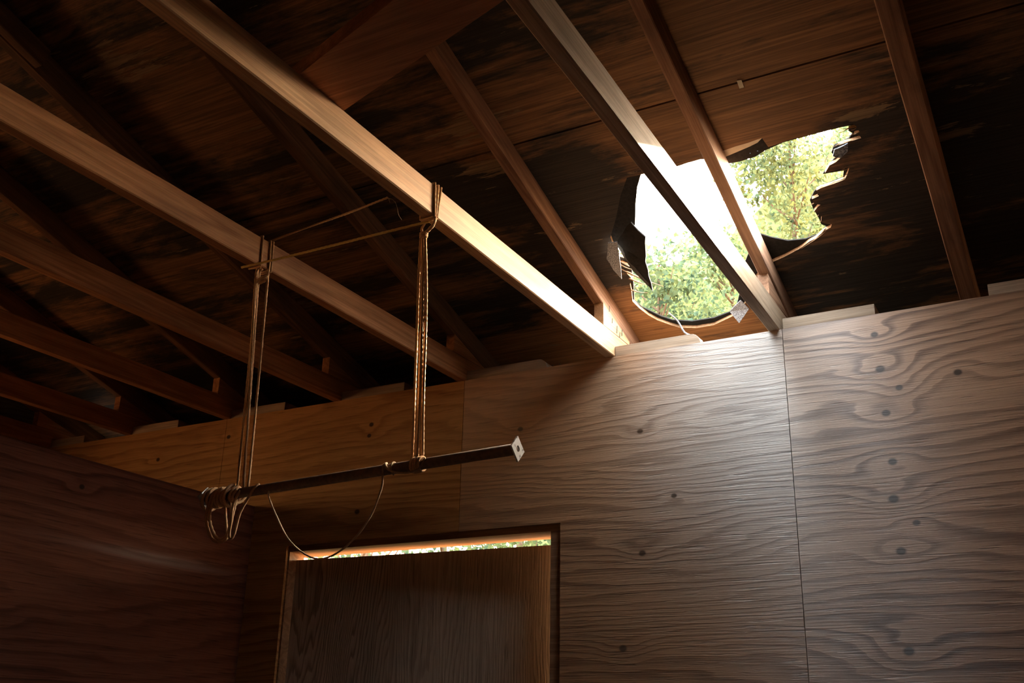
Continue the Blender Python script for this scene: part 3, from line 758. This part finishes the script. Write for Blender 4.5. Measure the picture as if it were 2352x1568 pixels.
add_rope(ra, 'hanging_loop', [(-1.800, -1.163, -0.672), (-1.814, -1.168, -0.705), (-1.818, -1.166, -0.750), (-1.822, -1.162, -0.790), (-1.816, -1.160, -0.799), (-1.808, -1.158, -0.785), (-1.800, -1.156, -0.735), (-1.778, -1.158, -0.700), (-1.752, -1.164, -0.672), (-1.742, -1.155, -0.658)], 0.0034)
add_rope(ra, 'hanging_loop', [(-1.875, -1.140, -0.690), (-1.862, -1.142, -0.735), (-1.845, -1.145, -0.785), (-1.838, -1.147, -0.745), (-1.850, -1.146, -0.690)], 0.0034)

# tight knotted bundle on the tan joist
rb = empty('hanging_rope', (-1.24, -1.19, -0.05))
tag(rb, 'tightly knotted tan rope bundle from the pale joist to the middle of the pipe', 'rope')
xj3 = JX[3] + 0.0085
for y, dy in ((-1.190, -0.006), (-1.184, 0.004), (-1.178, 0.012)):
    add_rope(rb, 'joist_wrap', joist_loop(xj3, y, dy, 0.003, 0.0), 0.003, straight=True)
add_rope(rb, 'joist_wrap', [(xj3 + 0.004, -1.186, -0.004), (xj3 - 0.004, -1.183, -0.022), (-1.240, -1.178, -0.040)], 0.0032)
add_rope(rb, 'joist_wrap', [(xj3 - TK, -1.172, -0.004), (-1.252, -1.174, -0.024), (-1.243, -1.177, -0.042)], 0.0032)
add_rope(rb, 'joist_wrap', [(xj3 + 0.001, -1.180, -0.004), (xj3 - 0.006, -1.179, -0.024), (-1.238, -1.176, -0.040)], 0.0032)
kn = []
for i in range(40):
    a = i / 39 * 2 * math.pi * 3
    kn.append((-1.242 + 0.0085 * math.cos(a), -1.177 + 0.0075 * math.sin(a), -0.038 - 0.013 * i / 39))
add_rope(rb, 'knot', kn, 0.0036)
for i, (mx, bx, dy) in enumerate(((-1.255, -1.257, 0.000), (-1.246, -1.247, 0.004), (-1.238, -1.238, -0.003), (-1.230, -1.230, 0.003))):
    add_rope(rb, 'strand', [(-1.251 + 0.004 * i, -1.177 + dy, -0.046), (-1.252 + (mx + 1.252) * 0.7 + 0.0012 * i, -1.172 + dy, -0.150), (mx, -1.165 + dy, -0.290), (bx + 0.001 - 0.002 * (i == 3), -1.157 + dy, -0.480), (bx, -1.150 + dy * 2, -0.640)])
for i in range(4):
    cc = PA.lerp(PB, 0.705 + 0.0075 * i)
    add_rope(rb, 'pipe_wrap', [cc + Vector((0.002 * math.sin(a), 0.0172 * math.cos(a), 0.0172 * math.sin(a))) for a in [2 * math.pi * q / 20 for q in range(21)]], 0.0036, straight=True)

# crossing ropes between the two joists
cr = [(-1.8815, -1.180, -0.006), (-1.75, -1.181, -0.0085), (-1.54, -1.182, -0.0098), (-1.36, -1.181, -0.009), (-1.225, -1.180, -0.009)]
tag(tube('crossing_rope', catmull(cr, 12), 0.0034, M_ROPE_Y, n=8, strands=3, pitch=0.016, fine=0.006), 'taut yellowish rope stretched below the joists from bundle to bundle', 'rope')
cu = [(xj4 + 0.004, -1.124, 0.094), (-1.65, -1.188, 0.064), (-1.45, -1.254, 0.031), (-1.262, -1.318, 0.003)]
ur = tag(tube('crossing_rope', catmull(cu, 12), 0.0028, M_ROPE, n=8, strands=3, pitch=0.016, fine=0.006), 'dimmer upper rope slanting between the joists with a frayed end', 'rope')
for q in ([(-1.262, -1.318, 0.003), (-1.255, -1.322, -0.004), (-1.252, -1.319, -0.014)], [(-1.262, -1.318, 0.003), (-1.249, -1.314, -0.003), (-1.243, -1.306, -0.012)],
          [(-1.246, -1.306, -0.006), (-1.243, -1.300, -0.020), (-1.240, -1.295, -0.040), (-1.233, -1.290, -0.054)], [(-1.262, -1.318, 0.003), (-1.258, -1.325, 0.001), (-1.249, -1.323, -0.008)]):
    o = tube('frayed_fibre', catmull(q, 5), 0.0006, M_CORD, n=5); adopt(o, ur)

# thin cord: hitched on the pipe and hanging in a slack loop
sl_ = [(-1.699, -1.163, -0.683), (-1.697, -1.163, -0.700), (-1.668, -1.155, -0.755), (-1.624, -1.152, -0.814), (-1.569, -1.15, -0.853), (-1.519, -1.15, -0.868), (-1.465, -1.15, -0.856), (-1.409, -1.15, -0.818), (-1.367, -1.152, -0.767), (-1.339, -1.156, -0.705), (-1.333, -1.164, -0.672)]
cd = tag(tube('thin_cord', catmull(sl_, 8), 0.0024, M_CORD, n=8, strands=2, pitch=0.01, fine=0.006), 'thin pale cord hanging in a slack loop below the pipe', 'cord')
w1 = [(-1.333, -1.164, -0.672), (-1.336, -1.160, -0.650), (-1.333, -1.150, -0.6435), (-1.325, -1.166, -0.650), (-1.312, -1.170, -0.666), (-1.285, -1.170, -0.676), (-1.258, -1.169, -0.679), (-1.232, -1.168, -0.676), (-1.218, -1.166, -0.665), (-1.212, -1.160, -0.645)]
o = tube('hitch', catmull(w1, 6), 0.0026, M_CORD, n=8, strands=2, pitch=0.01, fine=0.006); adopt(o, cd)
w2 = [PA.lerp(PB, 0.640) + Vector((0.004 * math.sin(a / 2), 0.0155 * math.cos(a), 0.0155 * math.sin(a))) for a in [math.pi * (0.3 + 1.2 * q / 14) for q in range(15)]]
o = tube('hitch', w2, 0.0022, M_CORD, n=8); adopt(o, cd)
w3 = [PA.lerp(PB, 0.243) + Vector((0.002 * math.sin(a / 2), 0.0155 * math.cos(a), 0.0155 * math.sin(a))) for a in [math.pi * (0.3 + 1.2 * q / 14) for q in range(15)]]

# ------------------------------------------------------------------ greenery on the bank behind the shed
rng = np.random.default_rng(11)
def leafy(name, centres, radii, n, size, mat, parent, base):
    k = rng.integers(0, len(centres), n)
    d = rng.normal(size=(n, 3)); d /= np.linalg.norm(d, axis=1)[:, None]
    rad = radii[k][:, None] * (0.45 + 0.55 * rng.random((n, 1)) ** 0.6)
    P = centres[k] + d * rad * np.array([1, 1, 0.8])
    ax = d + rng.normal(size=(n, 3)) * 0.8 + np.array([0, 0, -0.35]); ax /= np.linalg.norm(ax, axis=1)[:, None]
    sd = np.cross(ax, rng.normal(size=(n, 3))); sd /= np.linalg.norm(sd, axis=1)[:, None]
    nn = np.cross(ax, sd)
    s = size * (0.65 + 0.7 * rng.random((n, 1)))
    L, W = s, s * 0.36
    v = np.stack([P, P + ax * L * 0.45 + sd * W + nn * W * 0.35, P + ax * L, P + ax * L * 0.45 - sd * W + nn * W * 0.35, P + ax * L * 0.5], 1).reshape(-1, 3)
    v -= np.array(base)
    i0 = np.arange(n)[:, None] * 5
    f = np.concatenate([i0 + np.array([[0, 1, 4]]), i0 + np.array([[1, 2, 4]]), i0 + np.array([[2, 3, 4]]), i0 + np.array([[3, 0, 4]])], 0)
    me = bpy.data.meshes.new(name)
    me.vertices.add(len(v)); me.vertices.foreach_set('co', v.astype(np.float32).ravel())
    me.loops.add(f.size); me.loops.foreach_set('vertex_index', f.astype(np.int32).ravel())
    me.polygons.add(len(f)); me.polygons.foreach_set('loop_start', (np.arange(len(f)) * 3).astype(np.int32)); me.polygons.foreach_set('loop_total', np.full(len(f), 3, np.int32))
    me.update(calc_edges=True)
    me.materials.append(mat)
    o = bpy.data.objects.new(name, me); COL.objects.link(o); o.parent = parent
    return o

CAMX, CAMY = 0.1745, -3.1893
# green bank rising behind the trees, falling away towards the low sun
hv, hf = [], []
azs = [math.radians(-75 + 1.0 * i) for i in range(84)]
def bank_top(az):
    d = math.degrees(az)
    if d < -29: e = 7.0
    elif d < -25: e = 7.0 + (d + 29.0) / 4.0 * 18.3
    elif d < -18.5: e = 25.3
    elif d < -9.0: e = 25.3 + (d + 18.5) / 9.5 * 6.5
    elif d < -4.0: e = 31.8
    else: e = max(3.0, 31.8 - (d + 4.0) * 4.2)
    return e
for i, az in enumerate(azs):
    for j in range(13):
        u = j / 12.0
        dist = 13.5 + 5.0 * u
        e = bank_top(az)
        h = (1.35 + 18.5 * math.tan(math.radians(e))) * u ** 1.15 - 0.12
        q = Vector((CAMX + dist * math.sin(az), CAMY + dist * math.cos(az), h))
        q += Vector((0, 0, (0.45 * mnoise.noise(q * 0.9) + 0.35 * mnoise.noise(q * 2.7)) * u)) + Vector((0.2 * mnoise.noise(q * 1.3 + Vector((7, 2, 1))), 0.25 * mnoise.noise(q * 1.3), 0)) * min(1, u * 3)
        hv.append(q)
for i in range(len(azs) - 1):
    for j in range(12): hf.append((i * 13 + j, (i + 1) * 13 + j, (i + 1) * 13 + j + 1, i * 13 + j + 1))
tag(mobj('hill', hv, hf, M_BANK, smooth=True, lift=False), kind='structure')
def tree(az, dist, top_el, halfw, mat, leaves, size, label, low=1.0):
    a = math.radians(az)
    bx, by = CAMX + dist * math.sin(a), CAMY + dist * math.cos(a)
    top = 1.35 + dist * math.tan(math.radians(top_el))
    t = bpy.data.objects.new('leafy_tree', None); t.location = (bx, by, -0.11); COL.objects.link(t)
    tag(t, label, 'tree', 'trees behind the shed')
    hgt = top + 0.11
    nc = 110
    zc = low + (hgt - 0.22 - low) * rng.random(nc)
    wz = halfw * (1.0 - 0.45 * np.clip((zc - low) / (hgt - low), 0, 1) ** 2.5)
    th = rng.random(nc) * 2 * math.pi; rr = np.sqrt(rng.random(nc)) * wz
    cen = np.stack([rr * np.cos(th), rr * np.sin(th), zc], 1)
    rad = 0.20 + 0.24 * rng.random(nc)
    leafy('foliage', cen, rad, leaves, size, mat, t, (0, 0, 0))
    V, F = [], []
    def limb(p, r):
        v, f = tube_geo(p, r, 6, lambda u: 1 - 0.8 * u)
        b = len(V); V.extend(v); F.extend(tuple(b + i for i in q) for q in f)
    limb(catmull([(0, 0, 0), (0.05, 0.02, hgt * 0.35), (-0.04, 0.03, hgt * 0.7), (0, 0, hgt * 0.96)], 5), 0.06)
    for i in range(0, nc, 2):
        c = Vector(cen[i]); s = Vector((0, 0, max(0.3, c.z - 0.5)))
        limb(catmull([s, s.lerp(c, 0.55) + Vector((0, 0, -0.05)), c], 3), 0.014)
    o = mobj('trunk', V, F, M_BARK, t, lift=False)
    return t
A, B, C_ = M_LEAF_A, M_LEAF_B, M_LEAF_C
for args in [
    (-46.0, 9.2, 25, 0.62, C_, 2800, 0.060, 'green tree seen only at the narrow end of the gap over the door'),
    (-37.5, 9.2, 25, 0.62, B, 2800, 0.058, 'yellow-green tree seen at the middle of the gap over the door'),
    (-29.0, 9.2, 25.5, 0.62, A, 6000, 0.058, 'fresh green tree at the wide end of the gap over the door'),
    (-20.8, 9.0, 26.3, 0.66, C_, 15000, 0.060, 'green tree filling the hole between the felt flap and the sunlit joist'),
    (-12.6, 9.2, 33.5, 0.74, B, 21000, 0.054, 'bright yellow-green tree just right of the rafter in the roof hole'),
    (-4.6, 9.4, 34.0, 0.72, C_, 13000, 0.058, 'green tree at the splintered edge of the roof hole'),
    (-41.8, 12.0, 24.5, 0.85, A, 2600, 0.070, 'farther tree between the two trees at the narrow end of the door gap'),
    (-33.2, 12.0, 24.5, 0.85, C_, 3000, 0.070, 'farther tree between the two trees at the wide end of the door gap'),
    (-24.9, 12.0, 25.6, 0.85, B, 12000, 0.066, 'farther tree glimpsed beside the pointed felt flap'),
    (-16.5, 12.0, 27.2, 0.85, A, 12000, 0.066, 'farther tree seen low between the sunlit joist and the rafter'),
    (-8.4, 12.0, 35.5, 0.95, A, 17000, 0.066, 'tall farther tree in the widest part of the roof hole')]:
    tree(*args)
